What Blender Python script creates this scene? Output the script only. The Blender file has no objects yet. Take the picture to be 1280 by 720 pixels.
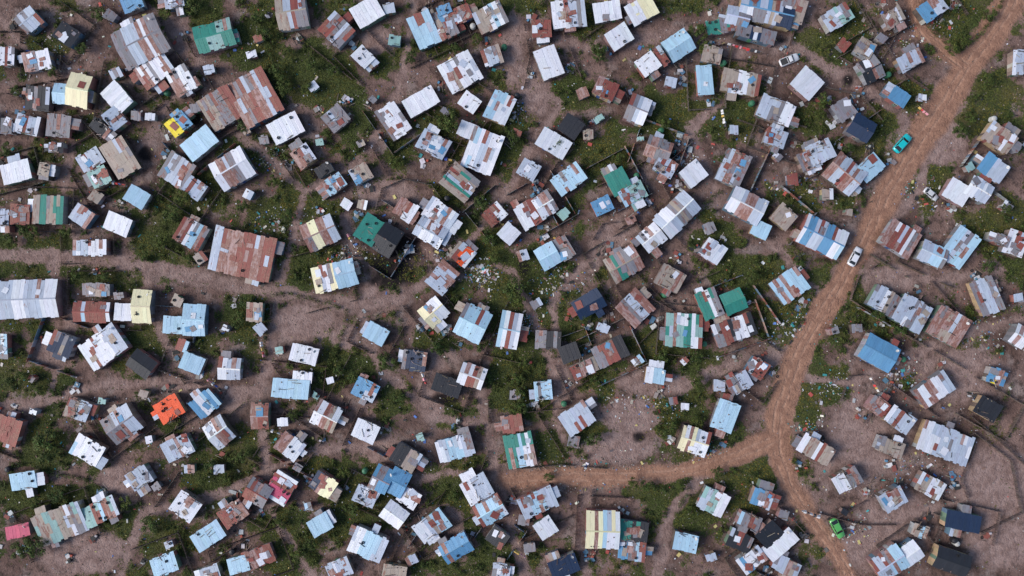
import bpy, math, random
import numpy as np
from mathutils import Vector, Matrix
random.seed(7); rng=np.random.default_rng(7)
S=0.18; H=185.0
scene=bpy.context.scene
def gx(px): return (px-640)*S
def gy(py): return -(py-360)*S
def R(a,b): return random.uniform(a,b)

# ---------------------------------------------------------------- materials
def newmat(name):
    m=bpy.data.materials.new(name); m.use_nodes=True
    nt=m.node_tree; b=nt.nodes['Principled BSDF']
    return m,nt,b
def mathn(nt,op,a,b=None,c=None,clamp=False):
    n=nt.nodes.new('ShaderNodeMath'); n.operation=op; n.use_clamp=clamp
    for i,x in enumerate((a,b,c)):
        if x is None: continue
        if isinstance(x,(int,float)): n.inputs[i].default_value=x
        else: nt.links.new(x,n.inputs[i])
    return n.outputs[0]
def mix(nt,fac,a,b,mode='MIX'):
    n=nt.nodes.new('ShaderNodeMix'); n.data_type='RGBA'; n.blend_type=mode
    for idx,x in ((0,fac),(6,a),(7,b)):
        if isinstance(x,(int,float)): n.inputs[idx].default_value=x
        elif isinstance(x,tuple): n.inputs[idx].default_value=(*x,1) if len(x)==3 else x
        else: nt.links.new(x,n.inputs[idx])
    return n.outputs[2]
def ramp(nt,val,lo,hi):
    n=nt.nodes.new('ShaderNodeMapRange'); n.interpolation_type='SMOOTHSTEP'
    n.inputs[1].default_value=lo; n.inputs[2].default_value=hi
    nt.links.new(val,n.inputs[0]); return n.outputs[0]
def noise(nt,vec,scale,detail=4,rough=0.6):
    n=nt.nodes.new('ShaderNodeTexNoise'); n.inputs['Scale'].default_value=scale
    n.inputs['Detail'].default_value=detail; n.inputs['Roughness'].default_value=rough
    nt.links.new(vec,n.inputs['Vector']); return n.outputs[0]
def attr(nt,name):
    n=nt.nodes.new('ShaderNodeAttribute'); n.attribute_name=name; return n
def bump(nt,b,h,dist,strength=1.0):
    n=nt.nodes.new('ShaderNodeBump'); n.inputs['Distance'].default_value=dist; n.inputs['Strength'].default_value=strength
    nt.links.new(h,n.inputs['Height']); nt.links.new(n.outputs[0],b.inputs['Normal'])
RC1=(0.41,0.225,0.150); RC2=(0.27,0.145,0.10)
# ground
m_ground,nt,b=newmat('soil_and_grass')
geo=nt.nodes.new('ShaderNodeNewGeometry'); P=geo.outputs['Position']
a=attr(nt,'mask'); sep=nt.nodes.new('ShaderNodeSeparateColor'); nt.links.new(a.outputs['Color'],sep.inputs[0])
bt=attr(nt,'burnt_and_dark')
n1=noise(nt,P,0.085,4); n2=noise(nt,P,0.5,5,0.72); n3=noise(nt,P,2.4,3,0.75); n4=noise(nt,P,6.0,2,0.7); n5=noise(nt,P,0.19,3)
soil=mix(nt,ramp(nt,n1,0.32,0.66),(0.125,0.076,0.062),(0.275,0.178,0.150))
soil=mix(nt,mathn(nt,'MULTIPLY',ramp(nt,n5,0.5,0.68),0.8),soil,(0.29,0.225,0.205))
soil=mix(nt,mathn(nt,'MULTIPLY',ramp(nt,n2,0.46,0.66),0.88),soil,(0.062,0.041,0.035))
soil=mix(nt,sep.outputs[2],soil,mix(nt,ramp(nt,n2,0.35,0.65),(0.375,0.262,0.232),(0.235,0.153,0.132)))
soil=mix(nt,sep.outputs[0],soil,mix(nt,ramp(nt,n2,0.35,0.65),RC1,RC2))
gf=mathn(nt,'ADD',sep.outputs[1],mathn(nt,'MULTIPLY',mathn(nt,'SUBTRACT',n3,0.5),1.7))
gf=mathn(nt,'ADD',gf,mathn(nt,'MULTIPLY',mathn(nt,'SUBTRACT',n2,0.5),1.9))
gf=ramp(nt,gf,0.42,0.74)
green=mix(nt,ramp(nt,n3,0.35,0.65),(0.024,0.034,0.010),(0.092,0.112,0.034))
green=mix(nt,ramp(nt,n1,0.50,0.72),green,(0.125,0.11,0.048))
c=mix(nt,gf,soil,green)
c=mix(nt,mathn(nt,'MULTIPLY',ramp(nt,n4,0.60,0.74),0.42),c,(0.48,0.41,0.38))
c=mix(nt,mathn(nt,'MULTIPLY',ramp(nt,n4,0.44,0.30),0.6),c,(0.035,0.027,0.023))
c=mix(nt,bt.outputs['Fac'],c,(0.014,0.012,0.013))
nt.links.new(c,b.inputs['Base Color']); b.inputs['Roughness'].default_value=0.95; b.inputs['Specular IOR Level'].default_value=0.15
bump(nt,b,mathn(nt,'ADD',n3,mathn(nt,'MULTIPLY',n2,2.0)),0.28)

# road
m_road,nt,b=newmat('packed_dirt_road')
geo=nt.nodes.new('ShaderNodeNewGeometry'); P=geo.outputs['Position']
uv=nt.nodes.new('ShaderNodeUVMap'); sx=nt.nodes.new('ShaderNodeSeparateXYZ'); nt.links.new(uv.outputs[0],sx.inputs[0])
n2=noise(nt,P,0.5,5,0.72); n3=noise(nt,P,2.4,3,0.75); nb=noise(nt,P,0.12,3); n4=noise(nt,P,6.0,2,0.7)
c=mix(nt,ramp(nt,n2,0.35,0.65),RC1,RC2)
ru=mathn(nt,'ABSOLUTE',mathn(nt,'SUBTRACT',mathn(nt,'ABSOLUTE',mathn(nt,'ADD',sx.outputs[0],mathn(nt,'MULTIPLY',mathn(nt,'SUBTRACT',nb,0.5),1.8))),0.75))
rf=mathn(nt,'MULTIPLY',mathn(nt,'MULTIPLY',ramp(nt,ru,0.42,0.1),0.5),ramp(nt,n2,0.65,0.4))
c=mix(nt,rf,c,(0.48,0.295,0.215))
c=mix(nt,mathn(nt,'MULTIPLY',ramp(nt,n4,0.60,0.74),0.3),c,(0.46,0.37,0.33))
c=mix(nt,mathn(nt,'MULTIPLY',ramp(nt,n4,0.44,0.30),0.5),c,(0.09,0.05,0.035))
nt.links.new(c,b.inputs['Base Color']); b.inputs['Roughness'].default_value=0.95; b.inputs['Specular IOR Level'].default_value=0.15
bump(nt,b,mathn(nt,'ADD',mathn(nt,'SUBTRACT',n3,rf),n2),0.2)

# roof sheets
m_roof,nt,b=newmat('corrugated_roof_sheet')
a=attr(nt,'Col'); uv=nt.nodes.new('ShaderNodeUVMap')
mp=nt.nodes.new('ShaderNodeMapping'); mp.inputs['Scale'].default_value=(2.6,0.5,1); nt.links.new(uv.outputs[0],mp.inputs[0])
oi=nt.nodes.new('ShaderNodeObjectInfo'); cmb=nt.nodes.new('ShaderNodeCombineXYZ')
nt.links.new(mathn(nt,'MULTIPLY',oi.outputs['Random'],97.0),cmb.inputs[2])
va=nt.nodes.new('ShaderNodeVectorMath'); va.operation='ADD'; nt.links.new(mp.outputs[0],va.inputs[0]); nt.links.new(cmb.outputs[0],va.inputs[1])
vb=nt.nodes.new('ShaderNodeVectorMath'); vb.operation='ADD'; nt.links.new(uv.outputs[0],vb.inputs[0]); nt.links.new(cmb.outputs[0],vb.inputs[1])
ns=noise(nt,va.outputs[0],1.0,3,0.65); nl=noise(nt,vb.outputs[0],0.7,3,0.6); nf=noise(nt,vb.outputs[0],5,2,0.7)
dirt=mathn(nt,'ADD',0.22,mathn(nt,'MULTIPLY',a.outputs['Alpha'],0.5))
base=mix(nt,mathn(nt,'MULTIPLY',ramp(nt,ns,0.42,0.75),dirt),a.outputs['Color'],mix(nt,1.0,a.outputs['Color'],(0.45,0.42,0.41),'MULTIPLY'))
rt=mathn(nt,'ADD',mathn(nt,'MULTIPLY',ns,0.5),mathn(nt,'MULTIPLY',nl,0.5))
rfac=mathn(nt,'SUBTRACT',rt,mathn(nt,'SUBTRACT',0.70,mathn(nt,'MULTIPLY',a.outputs['Alpha'],0.32)))
rfac=mathn(nt,'MULTIPLY',ramp(nt,rfac,-0.02,0.07),0.8)
rust=mix(nt,ramp(nt,nf,0.35,0.65),(0.16,0.050,0.034),(0.34,0.155,0.11))
base=mix(nt,rfac,base,rust)
base=mix(nt,mathn(nt,'MULTIPLY',ramp(nt,nf,0.60,0.8),0.3),base,(0.12,0.10,0.10))
nt.links.new(base,b.inputs['Base Color']); b.inputs['Roughness'].default_value=0.5; b.inputs['Metallic'].default_value=0.08
sx=nt.nodes.new('ShaderNodeSeparateXYZ'); nt.links.new(uv.outputs[0],sx.inputs[0])
wv=mathn(nt,'SINE',mathn(nt,'MULTIPLY',sx.outputs[0],6.283/0.21))
bump(nt,b,mathn(nt,'ADD',mathn(nt,'MULTIPLY',wv,0.4),nl),0.04)

def colmat(name,rough=0.85,metal=0.0,ns_scale=2.5,var=0.5,stripes=0.0):
    m,nt,b=newmat(name); a=attr(nt,'Col'); tc=nt.nodes.new('ShaderNodeTexCoord')
    n=noise(nt,tc.outputs['Object'],ns_scale,3,0.7)
    c=mix(nt,mathn(nt,'MULTIPLY',ramp(nt,n,0.45,0.75),var),a.outputs['Color'],mix(nt,1.0,a.outputs['Color'],(0.4,0.33,0.3),'MULTIPLY'))
    nt.links.new(c,b.inputs['Base Color']); b.inputs['Roughness'].default_value=rough; b.inputs['Metallic'].default_value=metal
    if stripes:
        uv=nt.nodes.new('ShaderNodeUVMap'); sx=nt.nodes.new('ShaderNodeSeparateXYZ'); nt.links.new(uv.outputs[0],sx.inputs[0])
        w=mathn(nt,'SINE',mathn(nt,'MULTIPLY',sx.outputs[0],6.283/stripes)); bump(nt,b,w,0.03)
    return m
m_wall=colmat('patched_wall_sheet',stripes=0.2)
m_wood=colmat('weathered_timber'); m_junk=colmat('scrap_mixed',0.8); m_stone=colmat('stone_rubble',0.95)
m_cloth=colmat('cloth',0.9); m_rubber=colmat('rubber',0.8,0,6,0.3); m_plastic=colmat('tank_plastic',0.5,0,1.5,0.3)
m_leaf,nt,b=newmat('leaves'); a=attr(nt,'Col'); oi=nt.nodes.new('ShaderNodeObjectInfo')
c=mix(nt,mathn(nt,'MULTIPLY',oi.outputs['Random'],0.6),a.outputs['Color'],mix(nt,1.0,a.outputs['Color'],(1.7,1.25,0.9),'MULTIPLY'))
nt.links.new(c,b.inputs['Base Color']); b.inputs['Roughness'].default_value=0.7; b.inputs['Specular IOR Level'].default_value=0.25
m_glass,nt,b=newmat('window_glass'); b.inputs['Base Color'].default_value=(0.02,0.025,0.03,1); b.inputs['Roughness'].default_value=0.08
def paint(name,col):
    m,nt,b=newmat(name); tc=nt.nodes.new('ShaderNodeTexCoord'); n=noise(nt,tc.outputs['Object'],1.7,5,0.7)
    c=mix(nt,mathn(nt,'MULTIPLY',ramp(nt,n,0.5,0.8),0.45),col,(0.25,0.18,0.14)); nt.links.new(c,b.inputs['Base Color'])
    b.inputs['Roughness'].default_value=0.3; b.inputs['Coat Weight'].default_value=0.5; return m

# ---------------------------------------------------------------- mesh builder
class MB:
    def __init__(s): s.v=[];s.f=[];s.c=[];s.m=[];s.uv=[]
    def add(s,vs,fs,col,mat=0,uvs=None):
        o=len(s.v); s.v+= [tuple(q) for q in vs]
        s.uv+= uvs if uvs else [(q[0],q[1]) for q in vs]
        col=tuple(col) if len(col)==4 else (*col,0.0)
        for f in fs: s.f.append(tuple(o+i for i in f)); s.c.append(col); s.m.append(mat)
    def box(s,cx,cy,cz,sx,sy,sz,col,rot=0,mat=0,tilt=0,zf=None):
        vs=[]
        cr,sr=math.cos(rot),math.sin(rot); ct,st=math.cos(tilt),math.sin(tilt)
        for z in (-.5,.5):
            for x,y in ((-.5,-.5),(.5,-.5),(.5,.5),(-.5,.5)):
                X,Y,Z=x*sx,y*sy,z*sz
                X,Z=X*ct-Z*st,X*st+Z*ct
                wx,wy=cx+X*cr-Y*sr, cy+X*sr+Y*cr
                vs.append((wx,wy,cz+Z+(zf(wx,wy) if zf else 0)))
        s.add(vs,BF,col,mat)
    def build(s,name,mats,parent=None,link=True):
        me=bpy.data.meshes.new(name); me.from_pydata(s.v,[],s.f)
        for m in mats: me.materials.append(m)
        tot=np.array([len(f) for f in s.f])
        me.polygons.foreach_set('material_index',np.array(s.m,dtype=np.int32))
        ca=me.color_attributes.new('Col','FLOAT_COLOR','CORNER')
        ca.data.foreach_set('color',np.repeat(np.array(s.c,dtype=np.float32),tot,axis=0).ravel())
        ul=me.uv_layers.new(name='UVMap')
        li=np.array([i for f in s.f for i in f]); ul.data.foreach_set('uv',np.array(s.uv,dtype=np.float32)[li].ravel())
        me.update()
        ob=bpy.data.objects.new(name,me)
        if link: scene.collection.objects.link(ob)
        if parent: ob.parent=parent
        return ob
BF=[(0,3,2,1),(4,5,6,7),(0,1,5,4),(1,2,6,5),(2,3,7,6),(3,0,4,7)]
def jit(c,v=0.12):
    k=R(1-v,1+v); return tuple(min(0.88,max(0.004,x*k*R(1-v*0.25,1+v*0.25))) for x in c[:3])
def empty(name,x,y,rot=0):
    e=bpy.data.objects.new(name,None); e.empty_display_size=0.5; e.location=(x,y,0); e.rotation_euler=(0,0,rot)
    scene.collection.objects.link(e); return e

# ---------------------------------------------------------------- data (ground positions read from the aerial survey)
COL={'W':((.75,.77,.84),.08),'B':((.41,.61,.76),.10),'b':((.12,.31,.52),.12),'S':((.47,.53,.64),.2),'G':((.235,.225,.25),.42),  # pale blue B has sky reflection mixed into the sheet colour
'D':((.018,.020,.028),.0),'N':((.010,.028,.075),.0),'R':((.27,.070,.055),.6),'r':((.40,.26,.24),.7),'Y':((.87,.79,.52),.0),  # cream Y also puts warm sunlight into one half of two-tone roofs
'T':((.03,.24,.19),.2),'K':((.39,.32,.27),.42),'O':((.85,.10,.02),.15),'y':((.85,.68,.02),.0),'P':((.55,.08,.16),.1),'E':((.28,.46,.44),.2)}
SH="""36 25 26 28 -40 S;83 43 28 24 35 D;46 76 34 24 -10 rW;8 70 20 24 0 W;47 123 30 30 5 D;75 117 16 26 5 B;99 113 28 42 10 Y;34 156 30 24 10 S
73 157 30 28 10 G;8 158 14 20 0 G;20 215 36 26 -15 W;55 212 14 16 10 K;70 184 18 14 0 D;113 200 30 22 -30 S;124 221 24 24 -30 E;150 197 32 46 -30 K
146 122 36 26 50 W;143 148 26 22 50 S;125 160 26 16 40 D;176 52 60 52 -28 GSrG;193 88 44 32 -35 RWr;226 100 28 34 -30 rW;223 155 28 24 -40 yb
249 179 42 28 -40 B;171 246 28 22 30 B;221 213 36 36 35 GSG;243 235 26 22 35 S;290 211 46 40 -30 WrGW;276 135 44 44 -30 KGR;318 122 52 62 -28 rGRrSR
357 160 40 28 -28 W;268 45 48 34 -15 TET;165 4 26 18 -20 b;218 3 24 14 -10 S;102 270 26 24 35 S;147 280 32 24 25 W;25 268 24 26 0 R;60 262 38 36 2 KTKT
4 272 14 22 0 S;112 310 42 20 -2 SW;239 292 36 32 28 RWR;303 318 78 56 14 SrrRrR;35 374 76 48 -3 SWSW;120 362 34 16 0 G;115 390 46 26 0 RR
178 383 24 42 3 Y;154 390 22 22 3 W;243 400 28 40 3 B;217 406 26 22 3 B;318 390 20 24 3 K;129 434 52 38 -35 WWS;77 430 30 26 20 N
177 455 32 26 35 D;3 430 12 24 0 B;240 454 28 22 20 B;287 461 28 28 5 WS;211 511 32 28 -32 OO;256 505 32 26 -40 bWb;97 512 30 24 20 KS
152 530 40 38 -35 GS;274 540 28 36 -35 WrG;222 560 36 26 -25 SrS;109 563 38 28 30 W;174 597 28 24 -30 S;29 601 32 22 -8 B;232 633 32 28 35 W
10 538 30 34 20 R;75 655 62 40 -20 KEKG;125 640 44 26 -25 ERr;22 664 30 16 -12 P;260 670 40 24 -32 B;291 642 34 24 -35 Rr;322 616 30 28 30 RG
351 610 36 32 -60 PR;325 696 34 24 -20 rR;298 706 26 20 -15 B;262 716 24 16 -20 S;205 706 32 24 -20 B;362 558 32 26 35 rW;325 520 22 32 0 rR
363 486 46 24 6 B;378 471 24 14 6 W;380 443 34 22 12 W;408 520 32 32 25 WK;457 487 30 24 28 bS;457 539 30 24 25 W;404 606 30 26 32 NY
400 656 28 22 -30 B;460 681 44 34 25 WBS;424 712 30 24 -25 S;540 658 42 28 -35 WSB;570 685 38 26 -30 b;507 572 34 26 30 DK;477 599 24 34 28 Gb
497 603 24 34 28 b;457 620 28 22 25 S;511 622 26 22 30 W;493 643 30 26 35 W;493 716 30 18 10 K
421 37 36 32 45 RG;459 15 36 28 -30 W;454 71 24 20 45 W;365 16 38 40 -10 KRG;420 148 28 26 -40 G;379 195 24 26 -35 rR;418 230 26 20 -35 B
405 212 22 14 -30 D;451 217 24 22 -30 bK;492 151 28 42 -35 W;526 127 42 24 -30 W;542 180 38 26 30 SWS;530 37 30 42 -25 B;556 30 24 38 -25 rG
577 18 24 20 -25 R;575 90 44 40 -30 WW;613 22 38 30 -25 KW;615 70 24 22 -20 S;587 128 24 20 35 W;625 134 30 38 25 BW;603 189 40 52 22 WSW
585 163 24 20 22 W;575 228 34 40 -50 KTKG;400 291 42 36 -25 rYrS;406 348 30 34 -15 Y;432 342 26 34 -15 B;462 287 28 34 32 T;484 300 28 38 32 D
507 262 26 24 32 rW;550 268 40 28 32 WS;538 290 38 28 32 SWS;618 268 26 22 -40 RW;636 292 22 22 40 W;578 318 26 24 40 RO;553 347 36 28 -50 SrS
661 212 24 22 30 S;692 179 40 26 30 W;661 268 28 32 -30 WR;681 256 24 30 -30 WrW;711 224 40 26 -35 B;714 158 26 24 35 D;686 78 28 38 -22 W
677 36 24 22 -5 R;711 17 42 34 -8 WS;759 14 34 24 -10 W;774 46 30 24 -35 W;802 12 36 28 -30 WY;848 57 34 30 -32 B;810 80 26 24 -35 W
827 70 10 26 -32 R;757 111 28 24 25 rR;797 137 26 34 20 GSW;881 100 20 38 -3 B;926 103 48 28 10 KWK;890 68 24 20 10 K;970 138 44 28 20 SGW
1009 104 32 32 40 W;970 172 26 22 20 S;958 14 68 32 12 bGSN;922 22 30 26 15 SG;900 33 34 18 -10 TG;992 12 30 30 15 GK;945 42 50 18 14 GNG
1047 21 36 24 -30 SE;1082 60 22 22 30 K;1088 87 26 30 -30 DG;1138 75 32 20 -30 S;1124 121 24 20 35 b;1165 10 34 24 -35 bS;1117 22 26 20 -30 K
1055 137 24 24 -35 G;1077 160 30 28 30 N;1026 190 32 26 -25 S;1012 200 26 24 -25 GS;1056 217 44 38 38 rSRrS;1088 210 32 24 -42 B;917 210 32 42 25 SrG
933 257 46 34 28 WrS;951 287 22 20 25 B;980 271 26 24 40 K;867 217 28 26 -40 W;773 227 26 30 -28 T;791 242 32 22 -28 BE;823 186 32 26 20 rG
832 208 26 22 30 S;753 257 24 20 -25 b;846 268 54 34 -45 WSGS;814 297 30 28 -40 W;891 314 28 26 35 W;838 348 32 28 30 K;780 330 42 34 -30 KTGE
685 320 26 30 -30 B;705 310 18 30 -30 G;1028 296 56 38 25 bSbW;987 357 40 34 -35 BrB;1242 210 34 26 35 bS;1197 240 30 26 30 W;1224 237 30 26 30 WS
1250 172 38 26 35 K;1275 78 18 30 0 S;1270 304 26 30 20 W;1126 298 42 36 32 rRWr;1200 309 32 46 35 B;1166 318 34 26 25 SB;1108 377 40 30 30 SG
1140 392 40 38 32 SGS;1186 408 44 40 30 rKr;1234 370 30 46 -20 GSG;1275 420 20 26 30 W;1099 441 44 34 30 bb;1244 470 18 20 20 by;1235 511 30 24 30 D
1168 487 46 28 -35 WrWS;1125 525 34 24 35 S;1098 508 24 20 35 rR;1182 554 66 38 22 WSS;1020 562 44 24 30 WKWK;1059 600 34 24 -30 WG
1115 560 30 20 20 K;1117 624 30 24 -30 S;1163 608 34 24 30 KW;1204 652 44 22 12 N;1190 702 44 28 18 DD;1112 704 40 34 -35 SB;1138 692 26 26 -35 W
953 623 26 22 20 bG;892 627 34 30 25 SEW;937 652 28 18 22 G;962 668 30 24 -42 D;976 681 44 20 -42 W;925 676 30 22 25 D;940 700 34 22 -35 bW
983 708 34 20 25 S;857 678 30 22 12 B;753 662 42 48 3 YW;792 664 36 24 8 TD;790 688 34 24 5 bB;672 628 46 28 -25 SBS;682 660 24 24 -35 W
596 611 34 30 -30 WS;613 638 36 30 -30 B;569 560 46 28 -15 WBS;640 530 26 22 -10 R;650 563 36 42 -12 TBW;622 672 24 22 35 D;627 713 22 16 10 S
705 708 36 24 -20 N;721 523 38 30 -32 SRS;679 488 22 24 -5 B;590 470 32 28 20 WRW;559 482 36 22 20 D;518 451 30 26 8 N;542 390 30 30 -40 YW
591 404 36 42 25 B;637 412 26 46 12 BRS;470 417 28 22 28 B;685 425 32 22 2 GD;736 380 38 26 -30 N;794 385 36 36 -45 rGSr;855 413 46 42 5 EETW
887 380 26 36 -22 TG;917 377 28 28 -22 T;918 412 52 30 -20 GRGWD;763 440 42 28 -25 GRD;728 462 28 20 -25 Rr;712 441 24 22 -20 D;819 470 24 20 10 WB
907 520 28 38 18 B;947 460 24 22 35 R;924 479 30 22 -30 GS;868 551 36 32 18 YW;555 12 18 12 -20 b;1253 300 18 14 20 G;1150 664 20 16 20 K;655 650 14 14 10 G"""
shacks=[]
for it in SH.replace('\n',';').split(';'):
    q=it.split(); shacks.append([float(q[0]),float(q[1]),float(q[2]),float(q[3]),float(q[4]),q[5]])
ROAD=[([(1290,-60),(1268,-5),(1246,35),(1212,80),(1178,132),(1142,186),(1106,248),(1082,298),(1060,338),(1034,380),(1008,424),(986,476),(972,525),(974,575),(994,620),(1018,655),(1042,688),(1062,722),(1085,790)],[34,34,33,33,33,32,28,25,24,24,24,26,29,24,20,19,18,18,18]),
 ([(1208,84),(1182,62),(1154,38),(1142,0),(1135,-60)],[22,19,17,15,14]),
 ([(970,548),(930,566),(885,582),(840,592),(780,596),(705,596),(628,600)],[26,22,20,17,19,19,16])]
PATH=[([(-40,318),(60,320),(180,330),(260,350),(345,365),(450,385)],16),([(345,365),(338,450),(320,500),(332,570),(330,590)],10),([(352,350),(368,290),(380,240),(450,200)],10),
([(450,385),(472,350),(440,310),(430,270)],11),([(450,385),(500,372),(540,350),(590,300),(640,230),(700,130),(650,90),(640,30)],10),([(620,600),(610,540),(600,490),(560,440)],10),
([(735,596),(728,660),(735,730)],13),([(880,590),(838,640),(820,730)],12),([(300,170),(340,200),(380,240)],9),([(880,470),(930,455),(1000,440)],16),([(450,390),(470,450),(540,520),(600,530)],10),
([(1034,378),(970,310),(900,250),(860,160),(900,130)],9),([(1140,190),(1125,140),(1085,115),(1045,90),(1000,62),(960,60),(850,40),(740,60),(640,40)],13),([(628,600),(560,590),(520,600),(450,560),(400,560),(330,590),(270,620),(180,640),(150,720)],10),
([(1000,470),(1060,480),(1150,440),(1220,410),(1290,400)],10),([(0,510),(60,500),(130,480),(200,480),(320,490)],10),([(620,600),(640,660),(660,730)],12),([(1075,340),(1120,340),(1170,350),(1250,340)],10),([(1160,160),(1150,240),(1130,260),(1090,290)],11),
([(1062,600),(1100,640),(1150,640),(1230,620)],10),([(240,40),(250,80),(200,140),(170,220),(180,260)],9),([(730,596),(700,540),(690,450),(640,340),(620,330)],9),
([(760,300),(720,340),(690,380),(700,440)],8),([(330,590),(340,640),(390,720)],8),([(60,320),(90,400),(60,500)],8),([(520,0),(500,110),(460,190)],8),([(180,330),(200,420),(250,490),(320,490)],8),([(870,160),(800,230),(740,340)],7),([(0,20),(60,100),(90,180),(80,240),(100,320)],8)]
GRASS="""485 85 24 18;400 90 46 40;340 100 18 60;610 5 40 14;740 22 20 14;715 112 60 22;830 150 60 26;740 192 55 20;910 150 45 35;610 308 28 38;650 372 32 26;645 465 32 46;720 405 30 18;820 440 60 20;870 462 26 50
995 392 42 38;940 340 45 24;1240 290 40 26;1235 112 30 22;1215 160 30 16;1170 205 20 40;1092 392 40 22;832 530 22 28;858 625 20 50;800 608 30 14;300 390 22 40;212 282 32 46;290 182 30 20;268 590 50 30;130 350 40 20;80 340 60 16
60 622 60 24;150 650 40 30;352 272 44 44;440 185 30 40;420 262 30 20;498 190 22 22;550 150 30 20;545 430 26 20;430 462 44 18;490 500 24 20;440 642 30 40;395 585 30 20;340 655 24 20;372 688 34 22;640 700 30 20;572 620 16 40;740 545 22 20
385 332 40 26;250 230 26 20;40 312 60 16;20 405 30 20;60 55 40 20;30 478 46 26;560 243 30 20;440 20 40 14;520 60 30 12;240 20 26 30;310 60 26 24;640 165 20 40;660 330 26 20;750 480 26 22;1030 60 40 20;1060 20 20 20;1000 150 30 16;900 290 30 24;1000 250 30 20;1270 340 20 20
1150 120 26 12;1100 160 16 20;1215 30 40 30;900 600 20 14;1040 480 26 20;1010 510 12 20;1135 480 20 16;950 600 22 12;1250 20 16 20;1045 410 16 26;480 620 18 30;560 520 20 16;380 560 20 16;300 560 40 20;70 580 30 16;50 550 20 20;180 420 26 20;260 430 20 20;690 560 20 14;860 500 20 20;1110 250 16 16;1060 250 16 20;880 90 16 26"""
grass=[tuple(float(k) for k in it.split()) for it in GRASS.replace('\n',';').split(';')]
BARE=[(380,405,40,28),(770,300,36,24),(1240,605,55,50),(1085,545,60,55),(480,242,40,18),(1110,350,38,20),(470,50,20,20),(900,60,40,20),(820,480,50,16),(790,520,40,22),(1180,180,30,30),(640,60,14,50),(700,480,14,40),(100,690,60,30),(480,560,30,20),(560,660,20,30),(60,440,30,18),(1120,640,40,30),(540,480,20,50),
(1200,470,60,34),(1060,580,44,40),(1250,680,44,36),(1100,690,50,30),(670,110,20,40),(770,560,50,20),(280,500,30,20),(220,30,20,40),(150,600,30,20),(430,420,20,16)]
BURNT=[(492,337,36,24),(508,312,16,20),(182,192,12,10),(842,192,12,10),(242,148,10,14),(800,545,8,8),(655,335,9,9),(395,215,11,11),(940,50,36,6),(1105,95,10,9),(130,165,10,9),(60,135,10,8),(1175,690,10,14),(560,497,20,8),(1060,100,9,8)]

# ---------------------------------------------------------------- noise + masks
LAT=[rng.random((256,256)) for _ in range(8)]
def vn(x,y,sc,k=0):
    x=x/sc+37.3*k; y=y/sc+11.7*k; xi=np.floor(x).astype(int); yi=np.floor(y).astype(int); fx=x-xi; fy=y-yi
    fx=fx*fx*(3-2*fx); fy=fy*fy*(3-2*fy); L=LAT[k%8]
    a=L[xi%256,yi%256]; b_=L[(xi+1)%256,yi%256]; c_=L[xi%256,(yi+1)%256]; d=L[(xi+1)%256,(yi+1)%256]
    return (a*(1-fx)+b_*fx)*(1-fy)+(c_*(1-fx)+d*fx)*fy
def fbm(x,y,sc,k=0): return (vn(x,y,sc,k)+0.5*vn(x,y,sc/2.1,k+1)+0.25*vn(x,y,sc/4.3,k+2)+0.12*vn(x,y,sc/9,k+3))/1.87
def sst(v,a,b): t=np.clip((v-a)/(b-a),0,1); return t*t*(3-2*t)
def polyd(X,Y,pts,ws):
    best=np.full(X.shape,1e9)
    for i in range(len(pts)-1):
        x0,y0=pts[i]; x1,y1=pts[i+1]; dx,dy=x1-x0,y1-y0
        t=np.clip(((X-x0)*dx+(Y-y0)*dy)/(dx*dx+dy*dy),0,1)
        d=np.hypot(X-x0-t*dx,Y-y0-t*dy)-(ws[i]*(1-t)+ws[i+1]*t)/2
        best=np.minimum(best,d)
    return best
def fields(x,y):
    X=x/S+640; Y=360-y/S
    wob=(fbm(x,y,5,2)-0.5)*13
    rd=np.full(X.shape,1e9)
    for p,w in ROAD: rd=np.minimum(rd,polyd(X,Y,p,w))
    pd=np.full(X.shape,1e9)
    for p,w in PATH: pd=np.minimum(pd,polyd(X,Y,p,[w]*len(p)))
    road=1-sst(rd+wob,-1,7); path=1-sst(pd+wob*.8,-3,5)
    e=np.zeros(X.shape)
    for cx,cy,a_,b_ in grass: e=np.maximum(e,np.exp(-(((X-cx)/a_)**2+((Y-cy)/b_)**2)*0.8))
    bz=np.zeros(X.shape)
    for cx,cy,a_,b_ in BARE: bz=np.maximum(bz,1-sst(np.hypot((X-cx)/a_,(Y-cy)/b_)+wob*0.03,0.7,1.15))
    sd=np.full(X.shape,1e9)
    for s_ in shacks:
        an=math.radians(s_[4]); ca,sa=math.cos(an),math.sin(an); k=(H-2.4)/H
        dx=X-640-(s_[0]-640)*k; dy=Y-360-(s_[1]-360)*k
        sd=np.minimum(sd,np.maximum(abs(dx*ca+dy*sa)-s_[2]/2,abs(-dx*sa+dy*ca)-s_[3]/2))
    g=0.58*fbm(x,y,9,1)+0.42*fbm(x,y,2.6,4)+0.34*e-0.06
    g=g-0.10*sst(-sd,-6,0)-0.10*sst(X,980,1100)*sst(Y,420,500)
    g=sst(g,0.37,0.65)*(1-road)*(1-0.88*path)*(1-0.95*bz)
    return road,g,np.clip(np.maximum(path*0.85,bz),0,1),sd,rd,pd

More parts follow.
